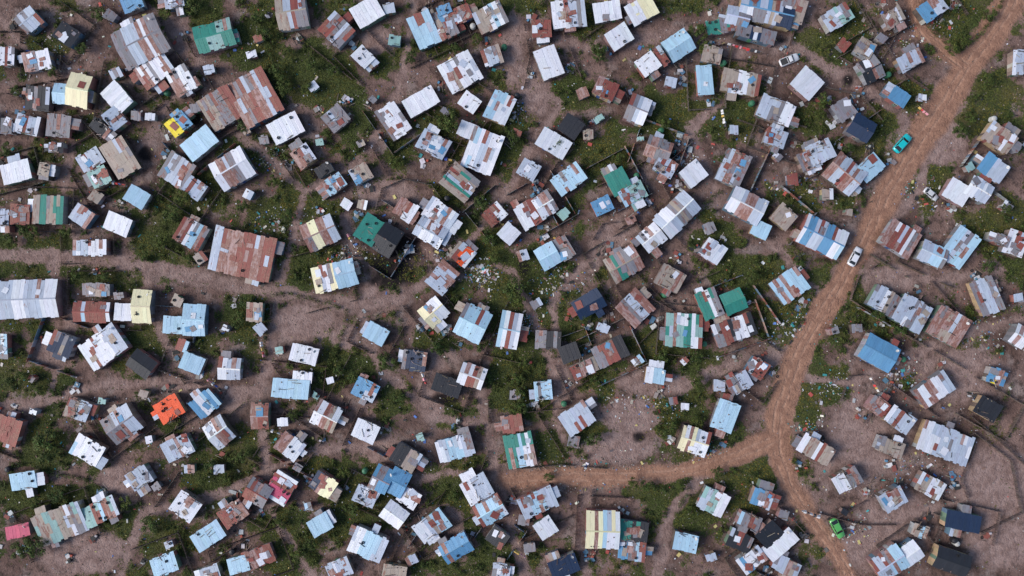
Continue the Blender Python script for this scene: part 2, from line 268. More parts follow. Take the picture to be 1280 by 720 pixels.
codes=['W','B','S','G','rR','WS','K','b','W','rW','D','R','SB','WrW','GK','N','E']
def occupied(px,py,r):
    for s_ in shacks:
        if math.hypot(px-s_[0],py-s_[1])<r+0.52*max(s_[2],s_[3]): return True
    return False
for _ in range(700):
    px=R(-160,1440); py=R(-150,870)
    if -25<px<1305 and -25<py<745: continue
    if occupied(px,py,26): continue
    rd=min(polyd(np.array([px]),np.array([py]),p,w)[0] for p,w in ROAD)
    if rd<22: continue
    shacks.append([px,py,R(24,46),R(22,38),R(-45,45),random.choice(codes)])
sheds=0
for _ in range(3000):
    if sheds>=80: break
    px=R(5,1275); py=R(5,715)
    if px>990 and py>430 and random.random()<.85: continue
    X_,Y_=np.array([px]),np.array([py])
    if min(polyd(X_,Y_,p,w)[0] for p,w in ROAD)<9 or min(polyd(X_,Y_,p,[w]*len(p))[0] for p,w in PATH)<4: continue
    if any(((px-c_[0])/c_[2])**2+((py-c_[1])/c_[3])**2<1 for c_ in BARE): continue
    if occupied(px,py,9): continue
    z=R(8,15); shacks.append([px,py,z,z*R(.7,1.1),R(-45,45),random.choice(['K','G','r','S','R','S','D','G','W','E','G','W'])]); sheds+=1

# ---------------------------------------------------------------- ground sheet
def axis(h,step):
    inner=np.arange(-h,h+step,step); ext=[h+3,h+8,h+18,h+40,h+90,h+200,h+500,h+1200,h+3000]
    return np.concatenate([[-e for e in reversed(ext)],inner,ext])
xs=axis(132,0.5); ys=axis(84,0.5); nx,ny=len(xs),len(ys)
GX,GY=np.meshgrid(xs,ys,indexing='ij'); gxr,gyr=GX.ravel(),GY.ravel()
road,g,bz,sd,rd,pd=fields(gxr,gyr)
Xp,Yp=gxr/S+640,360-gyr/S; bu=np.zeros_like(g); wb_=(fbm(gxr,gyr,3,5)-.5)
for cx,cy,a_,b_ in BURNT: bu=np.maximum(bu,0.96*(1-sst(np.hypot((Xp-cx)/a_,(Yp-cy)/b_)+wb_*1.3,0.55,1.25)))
bu=np.maximum(bu,0.35*sst(-sd,-5,-1))  # besides burnt patches, darkens ground under and close around every shack
me=bpy.data.meshes.new('ground'); me.vertices.add(nx*ny)
me.vertices.foreach_set('co',np.stack([gxr,gyr,np.zeros_like(gxr)],1).astype(np.float32).ravel())
I,J=np.meshgrid(np.arange(nx-1),np.arange(ny-1),indexing='ij'); a0=(I*ny+J).ravel()
quads=np.stack([a0,a0+ny,a0+ny+1,a0+1],1)
me.loops.add(quads.size); me.loops.foreach_set('vertex_index',quads.ravel().astype(np.int32))
me.polygons.add(len(quads)); me.polygons.foreach_set('loop_start',np.arange(0,quads.size,4,dtype=np.int32))
ca=me.color_attributes.new('mask','FLOAT_COLOR','POINT')
ca.data.foreach_set('color',np.stack([road,g,bz,np.ones_like(g)],1).astype(np.float32).ravel())
fa=me.attributes.new('burnt_and_dark','FLOAT','POINT'); fa.data.foreach_set('value',bu.astype(np.float32))
me.materials.append(m_ground); me.update(calc_edges=True); me.validate()
ob=bpy.data.objects.new('ground',me); scene.collection.objects.link(ob)

# ---------------------------------------------------------------- roads
def resample(pts,ws,step=5):
    P_=[np.array(p,float) for p in pts]; P_=[2*P_[0]-P_[1]]+P_+[2*P_[-1]-P_[-2]]; W_=[ws[0]]+list(ws)+[ws[-1]]
    out=[]
    for i in range(1,len(P_)-2):
        n=max(2,int(np.linalg.norm(P_[i+1]-P_[i])/step))
        for k in range(n):
            t=k/n; p=0.5*((2*P_[i])+(-P_[i-1]+P_[i+1])*t+(2*P_[i-1]-5*P_[i]+4*P_[i+1]-P_[i+2])*t*t+(-P_[i-1]+3*P_[i]-3*P_[i+1]+P_[i+2])*t**3)
            out.append((p[0],p[1],W_[i]*(1-t)+W_[i+1]*t))
    out.append((*pts[-1],ws[-1])); return out
zr=0.006
for pts,ws in ROAD:
    q=resample(pts,ws,4); vs=[];uvs=[];fs=[]
    for i,(x,y,w) in enumerate(q):
        a_=q[max(0,i-1)]; b_=q[min(len(q)-1,i+1)]; t=np.array([b_[0]-a_[0],b_[1]-a_[1]]); t/=np.linalg.norm(t); n=np.array([-t[1],t[0]])
        for sgn in (-1,1):
            hw=w/2*0.68+R(-1.3,1.3)
            p=(x+n[0]*sgn*hw,y+n[1]*sgn*hw); vs.append((gx(p[0]),gy(p[1]),zr)); uvs.append((sgn*hw*S,i*0.7))
        if i: k=2*i; fs.append((k-2,k-1,k+1,k))
    mb=MB(); mb.add(vs,fs,(1,1,1),0,uvs); o=mb.build('dirt_road',[m_road]); zr+=0.005
    me=o.data
    if me.polygons[0].normal.z<0: me.flip_normals()

# ---------------------------------------------------------------- shacks
WALLC=[(.30,.22,.19),(.20,.20,.22),(.35,.36,.40),(.12,.20,.28),(.35,.14,.12),(.16,.24,.18),(.42,.40,.38),(.14,.11,.09),(.45,.33,.2),(.33,.2,.2)]
def sheetcol(ch,v=.09):
    c,r=COL[ch]; return (*jit(c,v if ch not in 'WBYbNS' else v*.6),min(1,max(0,r+R(-.08,.16))))
def stone(mb,x,y,z,r,col,zf=None,mat=0):
    vs=[]
    for i in range(5):
        t=i*1.2566+R(-.3,.3); vs.append((x+math.cos(t)*r*R(.7,1.1),y+math.sin(t)*r*R(.7,1.1),z))
    for i in range(5):
        t=i*1.2566+R(-.3,.3); vs.append((x+math.cos(t)*r*R(.4,.8),y+math.sin(t)*r*R(.4,.8),z+r*R(.5,.9)))
    if zf: vs=[(p[0],p[1],p[2]+zf(p[0],p[1])) for p in vs]
    fs=[(i,(i+1)%5,5+(i+1)%5,5+i) for i in range(5)]+[(5,6,7,8,9)]
    mb.add(vs,fs,col,mat)
def tyre(mb,x,y,z,r=0.32,zf=None,mat=0):
    n=12; rings=[(r*.58,0.0),(r,0.0),(r*1.04,.1),(r,.2),(r*.58,.2)]; vs=[]
    for i in range(n):
        t=i*6.2832/n
        for rr,zz in rings: vs.append((x+rr*math.cos(t),y+rr*math.sin(t),z+zz))
    if zf: vs=[(p[0],p[1],p[2]+zf(p[0],p[1])) for p in vs]
    m=len(rings); fs=[(i*m+j,((i+1)%n)*m+j,((i+1)%n)*m+(j+1)%m,i*m+(j+1)%m) for i in range(n) for j in range(m)]
    mb.add(vs,fs,(.02,.02,.022),mat)
def walls(mb,corners,zf,wc):
    per=0
    for i in range(4):
        p0=corners[i]; p1=corners[(i+1)%4]; d=math.hypot(p1[0]-p0[0],p1[1]-p0[1]); m_=max(2,2*round(d/1.6))
        for q_ in range(m_):
            t0,t1=q_/m_,(q_+1)/m_; A=(p0[0]+(p1[0]-p0[0])*t0,p0[1]+(p1[1]-p0[1])*t0); B=(p0[0]+(p1[0]-p0[0])*t1,p0[1]+(p1[1]-p0[1])*t1)
            mb.add([(*A,-.02),(*B,-.02),(*B,zf(*B)+.028),(*A,zf(*A)+.028)],[(0,1,2,3)],jit(wc if random.random()>.2 else random.choice(WALLC),.2),0,[(per+d*t0,0),(per+d*t1,0),(per+d*t1,2),(per+d*t0,2)])
        per+=d
for (px,py,l,w,ang,code) in shacks:
    small=max(l,w)<16
    clean=(len(set(code))==1 and code[0] in 'WBYbNDOyTP') and random.random()<.6
    h=R(1.8,2.1) if small else R(2.1,2.55)
    k=(H-h)/H; X,Y=gx(px)*k,gy(py)*k; L=l*S*k; W=w*S*k
    e=empty('outhouse' if small else 'tin_shack',X,Y,-math.radians(ang+R(-1.5,1.5)))
    gable=(not small) and W>4.4 and random.random()<(0.35 if code[0] not in 'bY' else 0.8)
    if gable:
        rise=W*R(.11,.18); zf=lambda x,y,h=h,rise=rise,W=W: h+rise*(1-abs(y)/(W/2))
    else:
        sl=R(.05,.12)*random.choice((-1,1)); zf=lambda x,y,h=h,sl=sl: h+sl*y
    oh=R(.1,.25); Lr=L; Wr=W; n=max(2,round(Lr/R(.75,.95))); mb=MB(); sw=Lr/n
    ul=px<620 and py<400
    for i in range(n):
        ch=code[min(len(code)-1,int((i+.5)/n*len(code)))]
        col=sheetcol(ch)
        if random.random()<(.0 if clean else .13): col=sheetcol(random.choice('rGSSRKWWBr'+('RrG' if ul else '')))
        cx=-Lr/2+sw*(i+.5); wd=sw+.05; zo=.03+(i%2)*.014
        ja=.08 if clean else .2
        y0=-Wr/2+R(-ja,ja); y1=Wr/2+R(-ja,ja)
        cuts=[y0,0,y1] if gable else [y0,y1]
        if not gable and W>3.2 and random.random()<(.4 if clean else .75): cuts=[y0,R(-.25,.25)*W,y1]
        if not gable and W>6.5 and not clean: cuts=[y0,R(-.22,-.1)*W,R(.1,.22)*W,y1]
        for j in range(len(cuts)-1):
            c2=col if (j==0 or clean or random.random()>.35) else (sheetcol(random.choice(code+code+'rGSR')))
            ya,yb=cuts[j],cuts[j+1]
            if not gable and j>0: ya-=.12
            c2=(*jit(c2,.05),c2[3])
            zz=zo+(.03*j if not gable else 0)
            xa,xb=cx-wd/2,cx+wd/2; sk=R(-.04,.04)
            vs=[]
            for dz in (0,.012):
                for x_,y_ in ((xa,ya),(xb,ya),(xb+sk,yb),(xa+sk,yb)): vs.append((x_,y_,zf(x_,y_)+zz+dz))
            mb.add(vs,BF,c2,0,[(p[0]+i*.37,p[1]+j*3.1) for p in vs])
    if gable:
        cc=(*jit(COL[code[0]][0],.2),.3)
        for sgn in (-1,1):
            vs=[]
            for dz in (0,.012):
                for x_,y_ in ((-Lr/2-.03,0),(Lr/2+.03,0),(Lr/2+.03,.16*sgn),(-Lr/2-.03,.16*sgn)): vs.append((x_,y_,zf(x_,y_)+.062+dz))
            mb.add(vs,BF,cc)
    if not small and random.random()<(.15 if clean else .7):
        for _ in range(random.randint(1,6)):
            x_,y_=R(-.38,.38)*L,R(-.33,.33)*W
            if gable and abs(y_)<.9: continue
            mb.box(x_,y_,.12+R(0,.02),R(.7,1.6),R(.8,2.0),.012,sheetcol(random.choice('rGWSKRbWGR')),R(-.25,.25)if random.random()<.75 else R(0,3),zf=zf)
    mb.build('roof',[m_roof],e)
    wm=MB(); ins=oh; hx,hy=L/2-ins,W/2-ins; wc=random.choice(WALLC)
    walls(wm,[(-hx,-hy),(hx,-hy),(hx,hy),(-hx,hy)],zf,wc)
    wm.build('walls',[m_wall],e)
    sd_=random.choice((-1,1))
    if not small and random.random()<(.35 if clean else .6):
        for side in random.sample([-1,1,-2,2],random.choice((1,1,2))):
            lm=MB(); lw=MB(); dep=R(1.0,2.1); along=L if abs(side)==1 else W; wid=min(along*.9,R(1.5,3.4)); off=R(-.5,.5)*(along-wid); sg=1 if side>0 else -1
            half=(W if abs(side)==1 else L)/2-oh; zt=min(zf(0,sg*hy),zf(hx,0),zf(hx,sg*hy),zf(-hx,sg*hy))-.14; ds=R(.05,.14)
            if zt<1.45: continue
            def mp_(u,v,sg=sg,side=side): return (u,v*sg) if abs(side)==1 else (v*sg,u)
            zl=lambda v: zt-ds*(v-half)
            ch=random.choice(code+'rGSWKRG'); m_=max(1,round(wid/.85)); swd=wid/m_
            for i in range(m_):
                u0=off-wid/2+i*swd; c2=sheetcol(ch if random.random()>.25 else random.choice('rGSWK')); v1=half+dep+R(-.15,.15); vs=[]
                for dz in (0,.012):
                    for (u,v) in ((u0,half+.01),(u0+swd+.03,half+.01),(u0+swd+.03,v1),(u0,v1)): vs.append((*mp_(u,v),zl(v)+.03+(i%2)*.014+dz))
                lm.add(vs,BF,c2,0,[(u+i*.37,v) for (u,v) in ((u0,half),(u0+swd,half),(u0+swd,v1),(u0,v1))]*2)
            a1,a2=off-wid/2+.08,off+wid/2-.08; v0,v1=half+.012,half+dep-.18
            for (p,q) in (((a1,v0),(a1,v1)),((a1,v1),(a2,v1)),((a2,v1),(a2,v0))):
                lw.add([(*mp_(*p),-.02),(*mp_(*q),-.02),(*mp_(*q),zl(q[1])+.02),(*mp_(*p),zl(p[1])+.02)],[(0,1,2,3)],jit(random.choice(WALLC),.2),0,[(0,0),(1.5,0),(1.5,2),(0,2)])
            lm.build('lean_to_roof',[m_roof],e); lw.build('lean_to_walls',[m_wall],e)
    dm=MB(); dc=jit(random.choice([(.25,.06,.04),(.05,.1,.25),(.3,.2,.12),(.4,.4,.4),(.06,.2,.1)]),.2)
    dx_=0 if small else R(-.25,.25)*L
    dh=min(1.95,zf(0,sd_*hy)-.15)
    dm.box(dx_,sd_*(hy+.025),dh/2,.78,.05,dh,dc); dm.box(dx_+.3,sd_*(hy+.06),dh*.5,.05,.04,.12,(.5,.5,.5)); dm.build('door',[m_wood],e)
    if not small:
        gm=MB()
        for (wx,sgn) in ((dx_+(1.3 if dx_<0 else -1.3),sd_),(R(-.2,.2)*L,-sd_)):
            gm.box(wx,sgn*(hy+.02),1.3,.9,.04,.7,(.55,.52,.48),mat=0); gm.box(wx,sgn*(hy+.045),1.3,.76,.02,.56,(.02,.02,.02),mat=1)
            gm.box(wx,sgn*(hy+.06),1.3,.04,.02,.56,(.55,.52,.48),mat=0)
        gm.build('window',[m_wood,m_glass],e)
    if random.random()<(.5 if clean else .85):
        rm=MB(); nn=random.randint(1,3) if small else random.randint(3,9 if clean else 20)
        for _ in range(nn):
            x_,y_=R(-.45,.45)*L,R(-.45,.45)*W
            if random.random()<.5 : y_=math.copysign(.44*W,y_)
            t=random.random()
            if t<.6: stone(rm,x_,y_,.08,R(.09,.22),jit((.20,.15,.13),.4),zf)
            elif t<.9 and not gable: rm.box(x_*.5,y_,.15,R(.8,2.2),.10,.07,jit(random.choice([(.2,.14,.1),(.05,.04,.04),(.35,.3,.26)]),.4),R(-.3,.3) if random.random()<.7 else R(0,3),zf=zf)
            elif t>.94 and abs(y_)>.6 or not gable: tyre(rm,x_*.8,y_*.8,.08,R(.26,.34),zf)
        if rm.v: rm.build('roof_weights',[m_stone],e)
    if not small and random.random()<.2:
        dmb=MB(); x_,y_=hx*.8,hy*.75; z0=zf(x_,y_); dmb.box(x_,y_,z0+.35,.05,.05,.7,(.4,.4,.4))
        vs=[(x_,y_,z0+.72)]; ax=R(0,6.28)
        dirv=Vector((math.cos(ax)*.8,math.sin(ax)*.8,.6)).normalized(); u_=dirv.orthogonal().normalized(); v_=dirv.cross(u_)
        for i in range(14):
            t=i*6.2832/14; p=Vector((x_,y_,z0+.72))+u_*math.cos(t)*.36+v_*math.sin(t)*.36+dirv*.12; vs.append(tuple(p))
        dmb.add(vs,[(0,i+1,(i+1)%14+1) for i in range(14)],(.6,.6,.6)); tip=Vector((x_,y_,z0+.72))+dirv*.4
        dmb.box(tip.x,tip.y,tip.z,.08,.08,.08,(.3,.3,.3)); dmb.build('satellite_dish',[m_wood],e)

# ---------------------------------------------------------------- vegetation
def leafcloud(mb,cx,cy,cz,rx,ry,rz,n,ls,mat=0,shade=1.0):
    for _ in range(n):
        d=Vector((random.gauss(0,1),random.gauss(0,1),random.gauss(0,1))).normalized()*(random.random()**.45)
        p=Vector((cx+d.x*rx,cy+d.y*ry,max(.05,cz+d.z*rz)))
        s_=ls*R(.6,1.4); nrm=(d+Vector((R(-.7,.7),R(-.7,.7),R(0,1.2)))).normalized(); u_=nrm.orthogonal().normalized(); u_=Matrix.Rotation(R(0,6.28),3,nrm)@u_; v_=nrm.cross(u_)
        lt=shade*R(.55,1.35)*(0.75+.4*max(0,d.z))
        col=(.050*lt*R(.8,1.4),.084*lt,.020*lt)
        q=[p-u_*s_, p-v_*s_*.45, p+u_*s_, p+v_*s_*.45]
        mb.add([tuple(k_) for k_ in q],[(0,1,2,3)],col,mat)
def limb(mb,p0,p1,r0,r1,mat,col=(.12,.09,.07)):
    d=(Vector(p1)-Vector(p0)).normalized(); u_=d.orthogonal().normalized(); v_=d.cross(u_); vs=[]
    for p,r in ((p0,r0),(p1,r1)):
        for i in range(6):
            t=i*1.0472; vs.append(tuple(Vector(p)+u_*math.cos(t)*r+v_*math.sin(t)*r))
    mb.add(vs,[(i,(i+1)%6,6+(i+1)%6,6+i) for i in range(6)],col,mat)
def make_bush():
    mb=MB()
    for i in range(6):
        t=i*1.05+R(-.3,.3); limb(mb,(0,0,0),(math.cos(t)*.5,math.sin(t)*.5,.7),.05,.02,1)
    for _ in range(random.randint(6,9)):
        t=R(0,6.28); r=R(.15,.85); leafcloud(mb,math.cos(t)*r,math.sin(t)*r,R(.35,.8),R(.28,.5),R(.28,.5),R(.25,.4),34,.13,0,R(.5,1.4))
    return mb.build('bush',[m_leaf,m_wood],link=False).data
def make_tree():
    mb=MB(); limb(mb,(0,0,-.05),(.1,.05,1.3),.16,.11,1)
    for i in range(7):
        t=i*.9+R(-.3,.3); rr=R(.8,1.7); e_=(math.cos(t)*rr,math.sin(t)*rr,R(2.0,3.0)); limb(mb,(.1,.05,1.25),e_,.09,.03,1)
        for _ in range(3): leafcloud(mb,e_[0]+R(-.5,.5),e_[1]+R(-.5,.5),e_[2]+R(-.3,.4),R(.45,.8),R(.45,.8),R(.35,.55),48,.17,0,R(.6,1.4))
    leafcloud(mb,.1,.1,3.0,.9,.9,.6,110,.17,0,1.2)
    return mb.build('tree',[m_leaf,m_wood],link=False).data
bushes=[make_bush() for _ in range(6)]; trees=[make_tree() for _ in range(5)]
def put(me,name,px,py,sc):
    o=bpy.data.objects.new(name,me); o.location=(gx(px)*(1 if name=='bush' else .987),gy(py)*(1 if name=='bush' else .987),0); o.rotation_euler=(0,0,R(0,6.28)); o.scale=(sc*R(.8,1.2),sc*R(.8,1.2),sc*R(.8,1.1)); scene.collection.objects.link(o)
TREES="""642 356 1.2;650 374 1.0;640 368 .8;548 432 1.0;556 437 .6;483 450 1.1;478 460 .7;560 155 1.2;552 150 .8;440 182 .8;492 204 1.0;57 553 1.5;350 100 .8;344 84 .8;352 112 .8;440 8 .8;512 68 .8;570 60 .7;745 62 1.0;752 70 .8;650 490 .9;645 478 .8;652 505 .8;200 40 .8
40 295 1.0;30 285 .8;15 300 .8;875 40 1.1;882 60 .9;1030 125 1.0;1025 140 .8;1200 165 1.1;1060 185 .8;300 160 .8;190 655 1.0;40 683 1.3;22 690 1.0;55 675 .9;155 632 .8;235 320 .8;225 250 .9;600 250 .8;700 180 .7;830 150 .8;770 195 .8;905 200 .7;940 345 .8;1000 330 .8;560 20 .8;600 45 .7
870 530 .8;838 540 .9;900 590 .8;810 608 .9;790 604 .8;1260 265 .8;1240 330 .8;365 520 .7;440 470 .8;424 460 .8;440 640 .8;430 590 .8;370 690 .9;385 680 .8;345 655 .8;180 320 .8;90 345 .8;500 500 .8;715 560 .7;690 600 .6;1215 150 .8;1235 100 .8;330 40 .9;320 20 .9;360 60 .8;385 110 .8;345 225 .9;360 270 .8;300 260 .8
60 90 .8;20 110 .7;100 60 .8;120 20 .8;240 5 1.0;205 10 .8;5 190 .8;80 290 .8;200 300 .9;212 270 .9;640 170 .8;655 455 .8;640 515 .8;870 445 .8;875 480 .8;865 645 .8;850 610 .7;1190 60 .9;1240 20 .9;1210 50 .8;1100 395 .9;1125 410 .8;280 600 .8;265 580 .8;610 300 .8;620 325 .8
30 470 1.0;45 490 .8;70 620 .9;40 630 .8;300 400 .9;305 380 .8;130 345 .8;250 600 .8;300 570 .8;570 620 .8;740 545 .9;415 90 .9;390 80 .9;270 20 .8;830 445 .8;730 400 .8"""
for it in TREES.replace('\n',';').split(';'):
    q=it.split(); put(random.choice(trees),'tree',float(q[0])+R(-3,3),float(q[1])+R(-3,3),float(q[2])*.95)
cand=rng.random((24000,2)); cxs=(cand[:,0]-.5)*250; cys=(cand[:,1]-.5)*150
f=fields(cxs,cys); nb_=0; cl=vn(cxs,cys,7,5)
for i in np.argsort(rng.random(len(cxs))):
    if nb_>1350: break
    if f[1][i]>.30 and f[3][i]>2.0 and f[4][i]>3 and cl[i]>.36:
        put(random.choice(bushes),'bush',cxs[i]/S+640,360-cys[i]/S,R(.3,1.2)); nb_+=1
HEDGE=[[(338,372),(352,366),(390,374),(428,386),(432,400),(424,430),(420,460)],[(322,20),(336,60),(346,95),(358,128)],[(196,235),(188,262),(170,285),(165,312)],[(1075,383),(1100,398),(1125,412),(1138,424)],
[(1160,34),(1180,52),(1196,64),(1215,52),(1235,30),(1250,4)],[(352,232),(362,262),(352,300),(348,335)],[(338,378),(332,420),(330,450)],[(985,300),(1010,322),(1040,330)],[(640,440),(648,470),(640,500),(655,515)],[(60,0),(90,14),(130,10)],[(868,425),(872,460),(866,490)],[(1004,150),(1020,165),(1018,180)],[(420,430),(412,462)],[(250,90),(246,130)],[(1190,380),(1230,395)],[(730,200),(770,212),(800,205)],[(60,590),(110,600),(140,620)],[(300,575),(280,610)],[(845,640),(862,606)],[(900,240),(880,255)],[(500,400),(505,440)],[(130,230),(165,225),(175,205)],[(1262,480),(1240,540)]]
for hp in HEDGE:
    mb=MB(); q=resample(hp,[1]*len(hp),4)
    for (x,y,_) in q:
        if random.random()<.12: continue
        X,Y=gx(x)+R(-.3,.3),gy(y)+R(-.3,.3); limb(mb,(X,Y,0),(X+R(-.1,.1),Y+R(-.1,.1),.8),.04,.02,1)
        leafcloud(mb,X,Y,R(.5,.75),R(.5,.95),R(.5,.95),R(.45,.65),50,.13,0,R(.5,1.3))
    mb.build('hedge',[m_leaf,m_wood])

N0=280000; x=(rng.random(N0)-.5)*246; y=(rng.random(N0)-.5)*146
f=fields(x,y); keep=(f[1]+ (fbm(x,y,1.6,3)-.5)*.9>rng.random(N0)*.9+.14)&(f[3]>1.0)&(f[4]>1)
x=x[keep][:85000]; y=y[keep][:85000]; n=len(x)
K=3; tri=np.zeros((n,K,3,3))
for k in range(K):
    t=rng.random(n)*6.283; l=.10+.22*rng.random(n); hh=.05+.2*rng.random(n); wdt=.05+.06*rng.random(n)
    ox=x+(rng.random(n)-.5)*.2; oy=y+(rng.random(n)-.5)*.2
    tri[:,k,0]=np.stack([ox-np.sin(t)*wdt,oy+np.cos(t)*wdt,np.full(n,.005)],1)
    tri[:,k,1]=np.stack([ox+np.sin(t)*wdt,oy-np.cos(t)*wdt,np.full(n,.005)],1)
    tri[:,k,2]=np.stack([ox+np.cos(t)*l,oy+np.sin(t)*l,hh],1)
V=tri.reshape(-1,3); me=bpy.data.meshes.new('grass'); me.vertices.add(len(V)); me.vertices.foreach_set('co',V.astype(np.float32).ravel())
nt_=n*K; me.loops.add(nt_*3); me.loops.foreach_set('vertex_index',np.arange(nt_*3,dtype=np.int32)); me.polygons.add(nt_); me.polygons.foreach_set('loop_start',np.arange(0,nt_*3,3,dtype=np.int32))
lt=np.repeat(.5+rng.random(n)*.9,K*3); yl=np.repeat(vn(x,y,4,6),K*3)
cc=np.stack([(.045+.075*yl)*lt,(.082+.03*yl)*lt,.022*lt,np.ones_like(lt)],1)
ca=me.color_attributes.new('Col','FLOAT_COLOR','POINT'); ca.data.foreach_set('color',cc.astype(np.float32).ravel())
me.materials.append(m_leaf); me.update(calc_edges=True); me.validate()
scene.collection.objects.link(bpy.data.objects.new('grass',me))

# ---------------------------------------------------------------- litter, stones, scrap
DUMP=[(700,352,30),(605,345,22),(985,410,26),(780,505,24),(1150,240,25),(640,140,16),(740,590,40),(830,500,30),(1010,540,20),(1040,480,24),(660,400,16),(880,560,22),(560,320,20),(350,280,30),(430,320,20),(1000,230,40),(1130,470,30),(900,45,30),(1100,60,50),(860,200,30),(60,60,50),(340,200,24),(600,340,20),(1160,40,30),(1235,420,34),(1070,660,30),(1140,590,40)]
LC=[(.7,.7,.72),(.6,.62,.66),(.75,.72,.65),(.1,.2,.5),(.5,.1,.08),(.05,.3,.3),(.4,.35,.3),(.15,.13,.12),(.6,.5,.2),(.03,.03,.03),(.4,.4,.42),(.2,.12,.1)]
mb=MB(); pts=[]
for _ in range(12500):
    t=random.random()
    if t<.35:
        d=random.choice(DUMP); pts.append((random.gauss(d[0],d[2]*.6),random.gauss(d[1],d[2]*.45)))
    elif t<.75:
        d=random.choice(shacks); r=max(d[2],d[3]); pts.append((random.gauss(d[0],r*.6),random.gauss(d[1],r*.6)))
    else: pts.append((R(-20,1300),R(-20,740)))
pa=np.array(pts); f=fields(gx(pa[:,0]),gy(pa[:,1]))
for i,(px,py) in enumerate(pts):
    if f[3][i]<.8 or f[4][i]<-2 or (f[2][i]>.5 and random.random()<.7): continue
    s_=R(.06,.19) if random.random()<.88 else R(.2,.5)
    mb.box(gx(px),gy(py),.03+s_*.15,s_*2,s_*R(.6,1.6),s_*R(.1,.5),jit(random.choice(LC),.2),R(0,3.14),tilt=R(-.3,.3))
mb.build('litter',[m_junk])
mb=MB()
pa=np.stack([rng.random(7000)*1340-30,rng.random(7000)*780-30],1); pa[:900]=np.stack([740+rng.normal(0,70,900),590+rng.normal(0,14,900)],1); f=fields(gx(pa[:,0]),gy(pa[:,1]))
for i,(px,py) in enumerate(pa):
    if f[3][i]<1: continue
    if f[4][i]<0 and random.random()<.85: continue
    stone(mb,gx(px),gy(py),-.02,R(.05,.2),jit(random.choice([(.3,.24,.22),(.2,.15,.13),(.4,.34,.31),(.12,.1,.09)]),.3))
mb.build('stones',[m_stone])
ins=[s_ for s_ in shacks if -20<s_[0]<1300 and -20<s_[1]<740 and s_[2]>18]
heap=0
for _ in range(300):
    s_=random.choice(ins)
    t=R(0,6.28); d=.55*max(s_[2],s_[3])+R(3,12); px,py=s_[0]+math.cos(t)*d,s_[1]+math.sin(t)*d
    ff=fields(np.array([gx(px)]),np.array([gy(py)]))
    if ff[3][0]<4 or ff[4][0]<4: continue
    mb=MB(); X,Y=gx(px),gy(py); a0_=R(0,3.14)
    for k in range(random.randint(4,14)):
        tt=random.random()
        if tt<.5: mb.box(R(-.9,.9),R(-.9,.9),.06+k*.035,R(.8,2.4),R(.08,.16),.05,jit(random.choice([(.22,.15,.11),(.35,.28,.22),(.12,.09,.08)]),.3),a0_+R(-.5,.5),tilt=R(-.06,.06))
        elif tt<.8: mb.box(R(-.9,.9),R(-.9,.9),.08+k*.04,R(.6,1.5),R(.6,1.1),.03,jit(random.choice([(.25,.08,.06),(.45,.47,.5),(.6,.6,.62),(.1,.2,.3),(.3,.27,.25),(.03,.03,.03)]),.2),R(0,3),tilt=R(-.12,.12))
        elif tt<.9: tyre(mb,R(-1.2,1.2),R(-1.2,1.2),0,.32)
        else: mb.box(R(-1.2,1.2),R(-1.2,1.2),.3,.5,.45,.6,jit(random.choice([(.5,.5,.5),(.1,.25,.4),(.35,.08,.05)]),.2),R(0,3))
    o=mb.build('scrap_heap',[m_junk]); o.location=(X,Y,0); heap+=1
tk=0
for _ in range(160):
    if tk>=22: break
    s_=random.choice(ins)
    t=R(0,6.28); d=.5*max(s_[2],s_[3])+6; px,py=s_[0]+math.cos(t)*d,s_[1]+math.sin(t)*d
    ff=fields(np.array([gx(px)]),np.array([gy(py)]))
    if ff[3][0]<4.2 or ff[4][0]<5: continue
    mb=MB(); col=random.choice([(.04,.16,.08),(.02,.02,.025),(.04,.16,.08),(.5,.5,.48)]); prof=[(.62,0)]
    for i in range(6): z=.1+i*.22; prof+=[(.65,z),(.62,z+.11)]
    prof+=[(.63,1.4),(.5,1.56),(.22,1.66),(.22,1.74),(.02,1.75)]; nn=18; vs=[(r*math.cos(a*6.2832/nn),r*math.sin(a*6.2832/nn),z) for r,z in prof for a in range(nn)]
    mb.add(vs,[(i*nn+a,i*nn+(a+1)%nn,(i+1)*nn+(a+1)%nn,(i+1)*nn+a) for i in range(len(prof)-1) for a in range(nn)],col)
    mb.box(.68,0,.12,.12,.05,.05,(.4,.4,.4)); o=mb.build('water_tank',[m_plastic]); o.location=(gx(px),gy(py),0); tk+=1

# fences
FEN=[[(470,262),(478,236),(505,224),(540,232),(556,254)],[(740,300),(752,280),(790,275),(812,300)],[(655,30),(662,70),(655,112)],[(1160,690),(1178,650),(1172,600)],[(1212,520),(1245,548),(1285,585)],[(1062,372),(1072,345),(1095,330)],[(728,610),(732,650),(722,715)],[(900,470),(936,470)],[(340,380),(338,450),(352,470)],[(740,612),(735,700)],[(610,500),(612,560),(600,590)],[(1215,560),(1200,600),(1215,640)],[(390,60),(440,100)],[(1020,640),(1075,655),(1120,655)],[(1160,350),(1200,395)],[(650,585),(700,580),(760,585)],
[(1190,560),(1215,540),(1262,575),(1275,640),(1225,665),(1165,640)],[(1050,500),(1060,470),(1110,465)],[(1100,150),(1075,120),(1030,110)],[(1070,330),(1062,375),(1140,425),(1160,400)]]
NF=len(FEN)
for s_ in random.sample(ins,135):
    o1,o2=R(9,22),R(9,22); an=math.radians(s_[4]); ca_,sa_=math.cos(an),math.sin(an); l2,w2=s_[2]/2+o1,s_[3]/2+o2
    cs=[(-l2,-w2),(l2,-w2),(l2,w2),(-l2,w2)]; k=random.randint(0,3); cs=cs[k:]+cs[:k]; cs=cs[:random.choice((2,3,4))]
    FEN.append([(s_[0]+a_*ca_-b_*sa_,s_[1]+a_*sa_+b_*ca_) for a_,b_ in cs])
